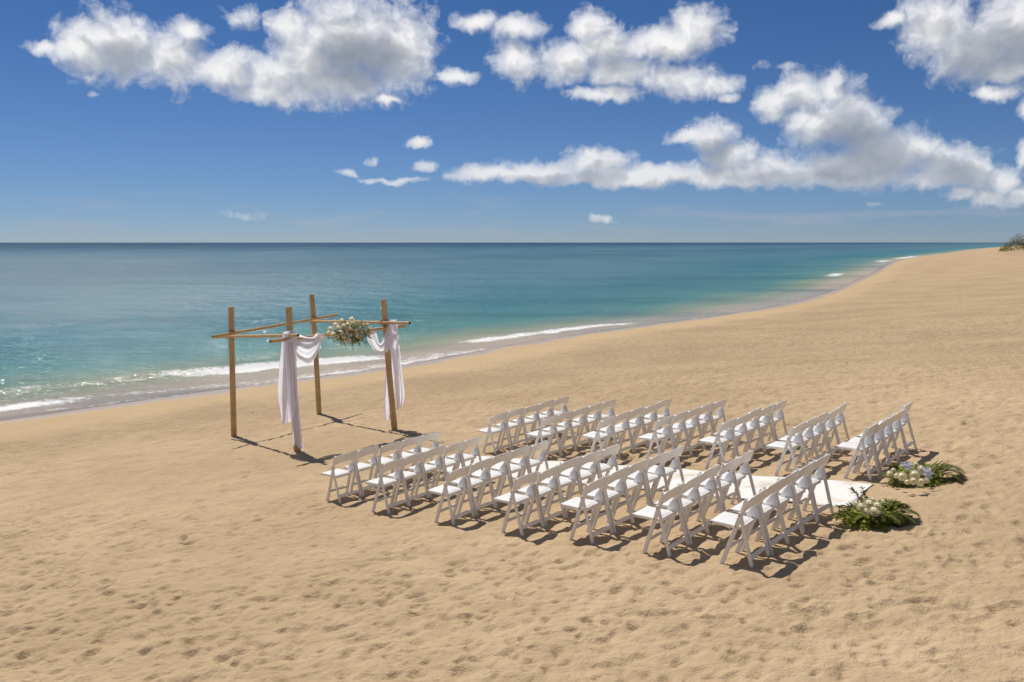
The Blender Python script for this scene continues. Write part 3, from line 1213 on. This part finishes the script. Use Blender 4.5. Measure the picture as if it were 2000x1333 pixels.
def build_arch():
    feet = dict(L=(457, 852), F=(581, 881), B=(623, 810), R=(771, 838))
    tops = dict(L=(451, 600), F=(564, 600), B=(609, 575), R=(749, 585))
    foot, top = {}, {}
    for k in feet:
        foot[k] = pix_ground(*feet[k])
        top[k] = pix_at_y(*tops[k], foot[k].y)
    c = sum((foot[k] for k in foot), Vector())/4
    root = empty('wedding_arch', (c.x, c.y, gz(c.x, c.y)))
    tag(root, 'square arch of four bamboo posts and crossing poles facing the sea', 'arch')
    off = root.location
    for k in feet:
        a = foot[k].lerp(top[k], -.12)
        bamboo('post', a-off, top[k]-off, .078, .072, root, hollow=False)

    def on_post(k, py):
        f = (feet[k][1]-py)/(feet[k][1]-tops[k][1])
        return foot[k].lerp(top[k], f)
    Z = .27765

    def zp(u, v):
        return 390+u*Z, 550+v*Z
    beams = {}
    # each pole is tied to the outer side of its two posts
    def reach(p, d, px):
        lo, hi = 0.0, 3.0
        for _ in range(40):
            m = (lo+hi)/2
            q = p+d*m
            c, s_ = math.cos(PITCH), math.sin(PITCH)
            x = 1000+F_PX*q.x/(q.y*c-(q.z-CAM_Z)*s_)
            if (x < px) == (d.x > 0): lo = m
            else: hi = m
        return lo

    def beam(name, k1, v1, k2, v2, x1, x2, shift):
        p1, p2 = on_post(k1, zp(0, v1)[1]), on_post(k2, zp(0, v2)[1])
        d = (p2-p1)
        side = Vector((d.y, -d.x, 0)).normalized()*shift
        dn = d.normalized()
        a, b = p1+side, p2+side
        a, b = a-dn*reach(a, -dn, x1), b+dn*reach(b, dn, x2)
        beams[name] = (a, b)
        o = bamboo('cross_pole', a-off, b-off, .040, .037, root, step=.42)
        for q in (p1, p2):
            m = MB()
            for j in range(4):
                w = q+Vector((0, 0, (j-1.5)*.028))
                pts = []
                for s in range(17):
                    an = 2*math.pi*s/16
                    pts.append(w-off+Vector((math.cos(an)*.098+side.x*.25, math.sin(an)*.098+side.y*.25, .018*math.sin(an*2))))
                m.tube(pts, .012, 6, cap=False)
            m.build('lashing', M_ROPE, root)
    beam('LB', 'L', 358, 'B', 258, 415, 659, .112)
    beam('LF', 'L', 384, 'F', 376, 416, 582, .112)
    beam('FR', 'F', 398, 'R', 322, 528, 790, .112)
    beam('BR', 'B', 276, 'R', 286, 610, 800, .112)
    return foot, top, beams


A_FOOT, A_TOP, A_BEAM = build_arch()


# ------------------------------------------------------------------ draped chiffon
def sheet(rows, name, parent, folds=7, depth=.05, thick=.003, seed=0, nseg=44):
    """cloth from a list of (left, right, outward, fold depth factor) rows"""
    rnd = random.Random(seed)
    ph = [rnd.uniform(0, 6.28) for _ in range(4)]
    vs, fs = [], []
    for i, (l, r, o, k) in enumerate(rows):
        t = i/(len(rows)-1)
        for j in range(nseg+1):
            u = j/nseg
            w = math.sin(u*folds*6.283+ph[0]+.8*math.sin(t*3+ph[1])) + .5*math.sin(u*folds*2.3*6.283+ph[2]+t*2)
            lat = math.sin(u*folds*6.283+ph[3]+t*1.5)*.012*k
            p = l.lerp(r, u) + o*(w*depth*k) + (r-l).normalized()*lat if (r-l).length > 1e-6 else l
            vs.append(p)
    n = nseg+1
    for i in range(len(rows)-1):
        for j in range(nseg):
            fs.append((i*n+j, i*n+j+1, i*n+n+j+1, i*n+n+j))
    b = MB()
    b.add(vs, fs, True)
    o = b.build(name, M_CLOTH, parent)
    return o


def interp_rows(keys, n):
    """keys: (left, right) points; smooth Catmull-Rom rows between them"""
    out = []
    m = len(keys)-1
    for i in range(n+1):
        t = i/n*m
        k = min(int(t), m-1); f = t-k
        def cr(w):
            p = [keys[max(k-1, 0)][w], keys[k][w], keys[k+1][w], keys[min(k+2, m)][w]]
            return .5*((2*p[1])+(p[2]-p[0])*f+(2*p[0]-5*p[1]+4*p[2]-p[3])*f*f+(3*p[1]-p[0]-3*p[2]+p[3])*f**3)
        out.append((cr(0), cr(1)))
    return out


def build_drapes():
    Z = .27765

    def pt(u, v, y):
        return pix_at_y(390+u*Z, 550+v*Z, y)
    toward = Vector((0, -1, 0))
    # ---- at the front post
    yF = A_FOOT['F'].y
    a, b = A_BEAM['FR']

    def beam_y(u):                                      # depth of the flower pole at a picture column
        d = pix_dir(390+u*Z, 650)
        k = d.x/d.y
        t = (k*a.y-a.x)/((b.x-a.x)-k*(b.y-a.y))
        return a.y+(b.y-a.y)*t
    r1 = empty('draped_cloth', (A_FOOT['F'].x, yF, A_FOOT['F'].z))
    tag(r1, 'white chiffon wound over the front left bamboo post with long tails to the sand', 'cloth', 'white cloths draped on the arch')
    off = r1.location

    def rows_of(keys, n, out=toward, prof=None):
        rw = interp_rows([(l-off, r-off) for l, r in keys], n)
        return [(l, r, out, (prof(i/n) if prof else 1.0)) for i, (l, r) in enumerate(rw)]
    y = yF-.16
    # long front tail
    keys = [(pt(585, 352, y), pt(670, 350, y)), (pt(578, 410, y), pt(668, 410, y)), (pt(600, 560, y), pt(680, 560, y)), (pt(610, 760, y-.02), pt(688, 760, y)),
            (pt(640, 960, y-.04), pt(706, 960, y)), (pt(655, 1100, y-.03), pt(722, 1100, y)), (pt(662, 1150, y), pt(738, 1190, y))]
    sheet(rows_of(keys, 40, prof=lambda t: .6+.5*t), 'tail', r1, 2.1, .03, seed=1)
    # shorter side tail
    y2 = yF-.10
    keys = [(pt(580, 360, y2), pt(640, 355, y2)), (pt(568, 480, y2), pt(650, 480, y2)), (pt(556, 640, y2), pt(660, 640, y2)), (pt(550, 780, y2), pt(668, 780, y2)), (pt(566, 900, y2), pt(672, 900, y2)), (pt(580, 1005, y2), pt(650, 985, y2))]
    sheet(rows_of(keys, 36, prof=lambda t: .7+.5*t), 'tail', r1, 2.3, .035, seed=2)
    # knot over the crossing
    keys = [(pt(578, 405, y-.05), pt(592, 350, y-.05)), (pt(610, 425, y-.08), pt(625, 342, y-.08)), (pt(650, 428, y-.07), pt(655, 344, y-.07)), (pt(690, 440, y-.02), pt(680, 352, y-.02))]
    sheet(rows_of(keys, 14), 'knot', r1, 2.2, .04, seed=3, nseg=24)
    # swag to the flower pole
    yb = beam_y(870)-.12
    def yl(u):
        return yF-.15 + (yb-(yF-.15))*(u-650)/220.0
    keys = [(pt(660, 352, yl(660)), pt(672, 440, yl(672))), (pt(700, 365, yl(700)), pt(680, 540, yl(690))), (pt(745, 385, yl(745)), pt(765, 590, yl(760))),
            (pt(795, 388, yl(795)), pt(815, 530, yl(812))), (pt(815, 368, yl(815)), pt(848, 450, yl(845))), (pt(825, 358, yl(830)), pt(885, 395, yl(880))), (pt(822, 366, yl(825)+.2), pt(890, 372, yl(885)+.2))]
    sheet(rows_of(keys, 36), 'swag', r1, 1.8, .04, seed=4)

    # ---- at the right post
    yR = A_FOOT['R'].y
    r2 = empty('draped_cloth', (A_FOOT['R'].x, yR, A_FOOT['R'].z))
    tag(r2, 'white chiffon swag hung from the right bamboo post beside the flowers', 'cloth', 'white cloths draped on the arch')
    off = r2.location
    y = yR-.14
    keys = [(pt(1325, 272, y), pt(1385, 268, y)), (pt(1330, 330, y), pt(1395, 320, y)), (pt(1345, 480, y), pt(1410, 480, y)), (pt(1365, 650, y), pt(1425, 650, y)),
            (pt(1378, 790, y), pt(1440, 790, y)), (pt(1385, 910, y), pt(1420, 880, y))]
    sheet(rows_of(keys, 40, prof=lambda t: .7+.5*t), 'tail', r2, 1.9, .03, seed=5)
    y3 = yR+.14
    keys = [(pt(1300, 330, y3), pt(1360, 330, y3)), (pt(1306, 500, y3), pt(1362, 500, y3)), (pt(1302, 700, y3), pt(1364, 700, y3)), (pt(1296, 860, y3), pt(1366, 860, y3)), (pt(1312, 985, y3), pt(1345, 965, y3))]
    sheet(rows_of(keys, 36, prof=lambda t: .7+.5*t), 'tail', r2, 1.8, .035, seed=6)
    ybr = beam_y(1225)-.12
    def yr(u):
        return ybr + (yR-.15-ybr)*(u-1190)/150.0
    keys = [(pt(1245, 322, yr(1240)), pt(1185, 345, yr(1190))), (pt(1250, 375, yr(1245)), pt(1180, 410, yr(1190))), (pt(1262, 425, yr(1260)), pt(1225, 485, yr(1220))), (pt(1275, 430, yr(1275)), pt(1285, 508, yr(1280))),
            (pt(1298, 385, yr(1295)), pt(1335, 480, yr(1330))), (pt(1318, 310, yr(1315)), pt(1380, 390, yr(1350))), (pt(1332, 270, yr(1330)), pt(1395, 310, yr(1350))), (pt(1340, 268, yr(1335)+.2), pt(1385, 275, yr(1350)+.2))]
    sheet(rows_of(keys, 40), 'swag', r2, 1.7, .03, seed=7)


build_drapes()


# ------------------------------------------------------------------ flowers and leaves
def rose_mesh(name, mat, seed, petals=(5, 6, 7), rad=.5):
    rnd = random.Random(seed)
    b = MB()
    for ring, n in enumerate(petals):
        rr = rad*(.34+.33*ring)
        tilt = .35+.38*ring
        for k in range(n):
            a = 2*math.pi*(k+.4*ring+rnd.uniform(-.1, .1))/n
            ca, sa = math.cos(a), math.sin(a)
            w = rr*1.25*math.pi/n*1.35
            rows = []
            for j in range(4):
                t = j/3
                rad_j = rr*(.35+.65*math.sin(t*math.pi/2*(.8+.2*tilt))) + .08*ring*t*t*rad
                z = rad*(.05+.95*t*(1.12-.30*ring)) - (.16*ring*t**3)*rad
                ww = w*(.55+.45*math.sin(t*2.4))*(1 if j < 3 else .62)
                row = []
                for s in (-1, -.4, .4, 1):
                    curl = rr*.14*s*s
                    row.append(Vector((ca*(rad_j-curl)-sa*ww*s, sa*(rad_j-curl)+ca*ww*s, z+rnd.uniform(-.02, .02)*rad)))
                rows.append(row)
            vs = [p for r in rows for p in r]
            fs = [(i*4+j, i*4+j+1, i*4+j+5, i*4+j+4) for i in range(3) for j in range(3)]
            b.add(vs, fs, True)
    # closed heart
    vs = []
    n = 8
    for j in range(4):
        t = j/3
        for k in range(n):
            a = 2*math.pi*k/n
            q = rad*.30*math.cos(t*1.3)*(1+.12*math.sin(k*2.6))
            vs.append((q*math.cos(a), q*math.sin(a), rad*(.2+.72*t)))
    fs = [(j*n+k, j*n+(k+1) % n, j*n+n+(k+1) % n, j*n+n+k) for j in range(3) for k in range(n)]
    fs.append(tuple(3*n+k for k in range(n)))
    b.add(vs, fs, True)
    return b.mesh(name, mat)


def orchid_mesh():
    b = MB()
    for k in range(5):
        a = 2*math.pi*k/5+.3
        big = 1.0 if k in (1, 4) else .72
        vs = []
        for j in range(5):
            t = j/4
            w = .34*big*math.sin(math.pi*(.12+.82*t))
            for s in (-1, 0, 1):
                r = .95*t
                vs.append((math.cos(a)*r-math.sin(a)*w*s, math.sin(a)*r+math.cos(a)*w*s, .10*t-.22*t*t+.07*abs(s)))
        fs = [(i*3+j, i*3+j+1, i*3+j+4, i*3+j+3) for i in range(4) for j in range(2)]
        b.add(vs, fs, True)
    me_c = MB()
    b.tube([(0, 0, -.02), (0, 0, .12), (.05, 0, .2)], [.14, .12, .04], 8)
    return b.mesh('orchid', M_ORCHID)


def add_leaf(b, p, d, up, L, w, curl=.25):
    d = d.normalized()
    s = d.cross(up)
    s = s.normalized() if s.length > 1e-4 else Vector((1, 0, 0))
    n = s.cross(d)
    vs = [p, p+d*L*.3+s*w*.45-n*0, p+d*L*.3-s*w*.45, p+d*L*.65+s*w*.42-n*curl*L*.25, p+d*L*.65-s*w*.42-n*curl*L*.25, p+d*L-n*curl*L*.6, p+d*L*.45-n*curl*L*.06]
    b.add(vs, [(0, 2, 6), (0, 6, 1), (1, 6, 3), (6, 2, 4), (6, 4, 5, 3)], True)


def foliage(name, n, ext, mat, parent, Lr, seed, droop=.2, low=-1.0, off=Vector((0, 0, 0)), shell=.35, ax=(Vector((1, 0, 0)), Vector((0, 1, 0)), Vector((0, 0, 1)))):
    rnd = random.Random(seed)
    b = MB()
    for _ in range(n):
        while True:
            q = Vector((rnd.uniform(-1, 1), rnd.uniform(-1, 1), rnd.uniform(low, 1)))
            if shell < q.length < 1: break
        q *= .75+.35*rnd.random()**2
        p = ax[0]*q.x*ext[0]+ax[1]*q.y*ext[1]+ax[2]*q.z*ext[2]+off
        d = ax[0]*q.x+ax[1]*q.y+ax[2]*q.z + Vector((rnd.uniform(-.8, .8), rnd.uniform(-.8, .8), rnd.uniform(-.8, .8)-droop))
        L = rnd.uniform(*Lr)
        add_leaf(b, p, d, Vector((rnd.uniform(-.4, .4), rnd.uniform(-.4, .4), 1)), L, L*rnd.uniform(.4, .6))
    o = b.build(name, mat, parent)
    o['kind'] = 'stuff'
    return o


def sprig(parent, p, d, L, mat, seed, leaf=.06, name='sprig', pairs=7, sag=.25):
    rnd = random.Random(seed)
    b = MB()
    d = d.normalized()
    pts = []
    for i in range(8):
        t = i/7
        pts.append(p+d*L*t+Vector((0, 0, -sag*L*t*t))+Vector((rnd.uniform(-1, 1), rnd.uniform(-1, 1), rnd.uniform(-1, 1)))*.008)
    b.tube(pts, [.005-.0035*i/7 for i in range(8)], 5)
    for i in range(pairs):
        t = .2+.8*i/pairs
        k = min(int(t*7), 6)
        q = pts[k].lerp(pts[k+1], t*7-k)
        ax = (pts[k+1]-pts[k]).normalized()
        for sg in (-1, 1):
            s = ax.cross(Vector((0, 0, 1))).normalized()*sg
            dd = ax*.7+s*rnd.uniform(.6, 1)+Vector((0, 0, rnd.uniform(-.2, .5)))
            add_leaf(b, q, dd, Vector((rnd.uniform(-.3, .3), rnd.uniform(-.3, .3), 1)), leaf*rnd.uniform(.8, 1.3), leaf*.5)
    return b.build(name, mat, parent)


def palm_frond(parent, p, d, L, seed, mat=None, spread=1.0):
    """one feather frond: a bending rib with narrow leaflets on both sides"""
    rnd = random.Random(seed)
    b = MB()
    d = d.normalized()
    pts = [p+d*L*t+Vector((0, 0, .16*L*math.sin(t*2.6)-.20*L*t*t)) for t in [i/9 for i in range(10)]]
    b.tube(pts, [.007-.005*i/9 for i in range(10)], 5)
    n = 24
    for i in range(n):
        t = .12+.88*i/n
        k = min(int(t*9), 8)
        q = pts[k].lerp(pts[k+1], t*9-k)
        ax = (pts[k+1]-pts[k]).normalized()
        ll = L*.50*math.sin(math.pi*(.18+.74*t))*spread
        for sg in (-1, 1):
            s = ax.cross(Vector((0, 0, 1))).normalized()*sg
            dd = (ax*1.0+s*.75+Vector((0, 0, rnd.uniform(-.05, .22)))).normalized()
            w = .011
            nn = dd.cross(Vector((0, 0, 1))).normalized()
            e = q+dd*ll+Vector((0, 0, -.15*ll))
            m_ = q+dd*ll*.5
            b.add([q-nn*w*.4, q+nn*w*.4, m_+nn*w, m_-nn*w, e], [(0, 1, 2, 3), (3, 2, 4)])
    return b.build('palm_frond', mat or M_PALM, parent)


ROSES = [rose_mesh('rose', M_PETAL, i, rad=.5) for i in range(4)]
ORCHID = orchid_mesh()


def put_flower(name, me, parent, p, normal, size, spin):
    o = mesh_obj(name, me, parent)
    q = Vector(normal).to_track_quat('Z', 'Y')
    o.matrix_local = Matrix.Translation(p) @ q.to_matrix().to_4x4() @ Matrix.Rotation(spin, 4, 'Z') @ Matrix.Scale(size, 4)
    return o


def build_arch_flowers():
    Z = .27765
    a, b = A_BEAM['FR']
    d = (b-a).normalized()
    def at(u):
        dd = pix_dir(390+u*Z, 645)
        k = dd.x/dd.y
        t = (k*a.y-a.x)/((b.x-a.x)-k*(b.y-a.y))
        return a.lerp(b, t)
    c = at(1055)
    root = empty('flower_garland', c)
    tag(root, 'cream rose garland with olive leaves tied on the pole of the arch', 'flowers')
    face = Vector((d.y, -d.x, 0)).normalized()
    if face.y > 0: face = -face
    up = Vector((0, 0, 1))
    rnd = random.Random(5)
    # picture positions of the blooms in the enlarged crop
    spots = [(920, 330), (940, 372), (975, 322), (990, 358), (1000, 270), (1012, 305), (1030, 355), (1040, 300), (1062, 332),
             (1060, 372), (1082, 292), (1100, 345), (1122, 325), (1105, 380), (1150, 305), (1182, 302), (1165, 345), (1195, 335),
             (1050, 410), (1130, 385), (1070, 262), (955, 300), (905, 360), (1015, 390), (1185, 370), (1140, 355), (1035, 330), (968, 385), (1205, 360)]
    for i, (u, v) in enumerate(spots):
        bp = at(u)
        p = pix_at_y(390+u*Z, 550+v*Z, bp.y-.20-.05*rnd.random())
        e = abs(u-1055)/170
        nrm = face*.75+up*((345-v)/110+.9)+d*((u-1055)/190)
        put_flower('rose', ROSES[i % 4], root, p-c-nrm.normalized()*.03, nrm, rnd.uniform(.10, .145), rnd.uniform(0, 6))
    foliage('foliage', 620, (.62, .10, .28), M_LEAF2, root, (.05, .10), 3, ax=(d, face, up), off=face*.06)
    foliage('foliage', 220, (.64, .12, .29), M_LEAF3, root, (.05, .10), 4, ax=(d, face, up), off=face*.06)
    for i in range(22):
        an = rnd.uniform(0, 6.283)
        v = d*math.cos(an)*1.1+up*math.sin(an)*.8+face*.6
        sprig(root, d*math.cos(an)*.36+up*math.sin(an)*.12+face*.1, v, rnd.uniform(.2, .34), M_LEAF2 if i % 2 else M_LEAF, 50+i, leaf=.05)


build_arch_flowers()


def ground_flowers(px, py, seed, label, orchids, blooms, fronds, limes, olive):
    rnd = random.Random(seed)
    c = pix_ground(px, py)
    c.z = gz(c.x, c.y)
    root = empty('flower_arrangement', c)
    tag(root, label, 'flowers', 'flower arrangements on the sand at the end of the aisle')
    sc = F_PX/math.hypot(c.x, c.y)

    def loc(qx, qy, h):
        """a point h above the sand seen at picture point (qx, qy)"""
        d = pix_dir(qx, qy)
        t = (CAM_Z-(c.z+h))/(-d.z)
        return Vector((d.x*t, d.y*t, c.z+h))-c
    for (qx, qy, h, size) in blooms:
        p = loc(qx, qy, h)
        nrm = Vector((p.x*1.2, p.y*1.2-.35, .55+h*.3))
        put_flower('rose', ROSES[rnd.randrange(4)], root, p, nrm, size*.8, rnd.uniform(0, 6))
    for (qx, qy, h, size) in orchids:
        p = loc(qx, qy, h)
        put_flower('orchid', ORCHID, root, p, Vector((p.x*.3, -.8, .65)), size*.85, rnd.uniform(0, 6))
    for (an, L, el) in fronds:
        d = Vector((math.cos(an), math.sin(an), el))
        palm_frond(root, d*.05+Vector((0, 0, .05)), d, L, rnd.randrange(999))
    for (an, L, el) in limes:
        d = Vector((math.cos(an), math.sin(an), el))
        sprig(root, d*.10+Vector((0, 0, .06)), d, L, M_LEAF3, rnd.randrange(999), leaf=.075, name='lime_sprig', pairs=9, sag=.35)
    for (an, L, el) in olive:
        d = Vector((math.cos(an), math.sin(an), el))
        sprig(root, d*.08+Vector((0, 0, .08)), d, L, M_LEAF2, rnd.randrange(999), leaf=.055, name='olive_sprig', pairs=9, sag=.2)
    foliage('foliage', 260, (.38, .30, .17), M_LEAF, root, (.05, .11), seed+1, low=0., off=Vector((0, -.06, .02)))
    foliage('foliage', 640, (.43, .34, .22), M_LEAF3, root, (.05, .10), seed+2, low=0., off=Vector((0, -.06, .02)))


ground_flowers(1700, 1018, 21, 'palm and white rose arrangement at the near corner of the aisle runner', [],
               [(1682, 991, .24, .13), (1697, 986, .25, .15), (1712, 990, .24, .14), (1706, 1000, .20, .15), (1690, 1000, .20, .11), (1722, 982, .22, .11), (1703, 978, .26, .10), (1672, 985, .22, .09), (1716, 1004, .17, .11)],
               [(-.2, .50, .25), (.1, .44, .4), (-.6, .46, .2), (-1.1, .40, .25), (-1.7, .34, .3), (.45, .35, .5)],
               [(3.1, .36, .25), (3.5, .34, .2), (2.7, .30, .5), (4.0, .32, .15), (.35, .42, .55), (.6, .36, .6), (-.9, .34, .2), (-1.6, .36, .15), (-2.1, .38, .2), (-2.5, .36, .3), (0.0, .40, .5), (-.4, .36, .4), (3.3, .40, .4)],
               [(2.2, .34, 1.1), (3.7, .42, .15), (4.4, .35, .1), (1.7, .30, 1.2)])
ground_flowers(1790, 938, 31, 'low arrangement with two large white orchids by the back row on the sea side',
               [(1775, 911, .26, .105), (1811, 922, .25, .12), (1768, 909, .24, .08), (1813, 930, .20, .07)],
               [(1738, 926, .16, .11), (1762, 931, .22, .15), (1786, 928, .24, .16), (1798, 917, .25, .13), (1752, 930, .18, .10), (1784, 940, .17, .13), (1799, 941, .15, .11), (1772, 942, .14, .09), (1809, 939, .14, .10), (1788, 908, .24, .10), (1745, 919, .18, .08), (1797, 946, .10, .09)],
               [(-.15, .58, .2), (.1, .62, .25), (-.4, .52, .15), (3.4, .40, .1), (-2.4, .4, .1), (2.9, .36, .25)],
               [(3.0, .42, .3), (-1.5, .32, .2), (.7, .30, .6), (-1.9, .33, .2), (2.4, .3, .6), (-1.1, .34, .15), (-.7, .38, .2), (-2.4, .38, .15), (3.5, .42, .2)],
               [(3.3, .55, .15), (3.6, .48, .05), (3.9, .40, .05), (2.8, .45, .4), (.2, .42, .3), (-2.6, .40, .05)])


# ------------------------------------------------------------------ shrubs far up the beach
def shrub(px, py, hpx, wpx, label, seed, n):
    c = pix_ground(px, py)
    k = math.hypot(c.x, c.y)/F_PX
    h, w = hpx*k, wpx*k
    root = empty('beach_shrub', c)
    tag(root, label, 'shrub', 'shrubs far up the beach')
    rnd = random.Random(seed)
    b = MB()
    for _ in range(12):
        an = rnd.uniform(0, 6.28)
        e = Vector((math.cos(an)*w*.7, math.sin(an)*w*.6, h*rnd.uniform(.3, .7)))
        b.tube([Vector((0, 0, -.6)), e*.5+Vector((0, 0, h*.1)), e], [.10, .07, .03], 6)
    b.build('branches', M_STEM, root)
    b = MB()
    for _ in range(n):
        an, q = rnd.uniform(0, 6.283), math.sqrt(rnd.random())
        lump = .75+.3*math.sin(an*3+1)*math.sin(q*7+an*2)
        x, y = math.cos(an)*q*w, math.sin(an)*q*w*.8
        z = h*math.sqrt(max(0, 1-q*q))*lump*rnd.uniform(.45, 1.05)
        L = k*rnd.uniform(1.2, 2.6)
        add_leaf(b, Vector((x, y, max(.02, z))), Vector((math.cos(an)+rnd.uniform(-.8, .8), math.sin(an)+rnd.uniform(-.8, .8), rnd.uniform(-.1, 1))), Vector((rnd.uniform(-.5, .5), rnd.uniform(-.5, .5), 1)), L, L*.6)
    b.build('crown', simple_mat('shrub_leaf', (.15, .14, .035), (.24, .20, .06), .5, .6, trans=.4), root)


shrub(2016, 494, 34, 52, 'olive green bushy mound at the right edge far up the beach', 3, 7000)
shrub(2052, 492, 48, 40, 'taller bush behind the olive mound far up the beach', 4, 3000)
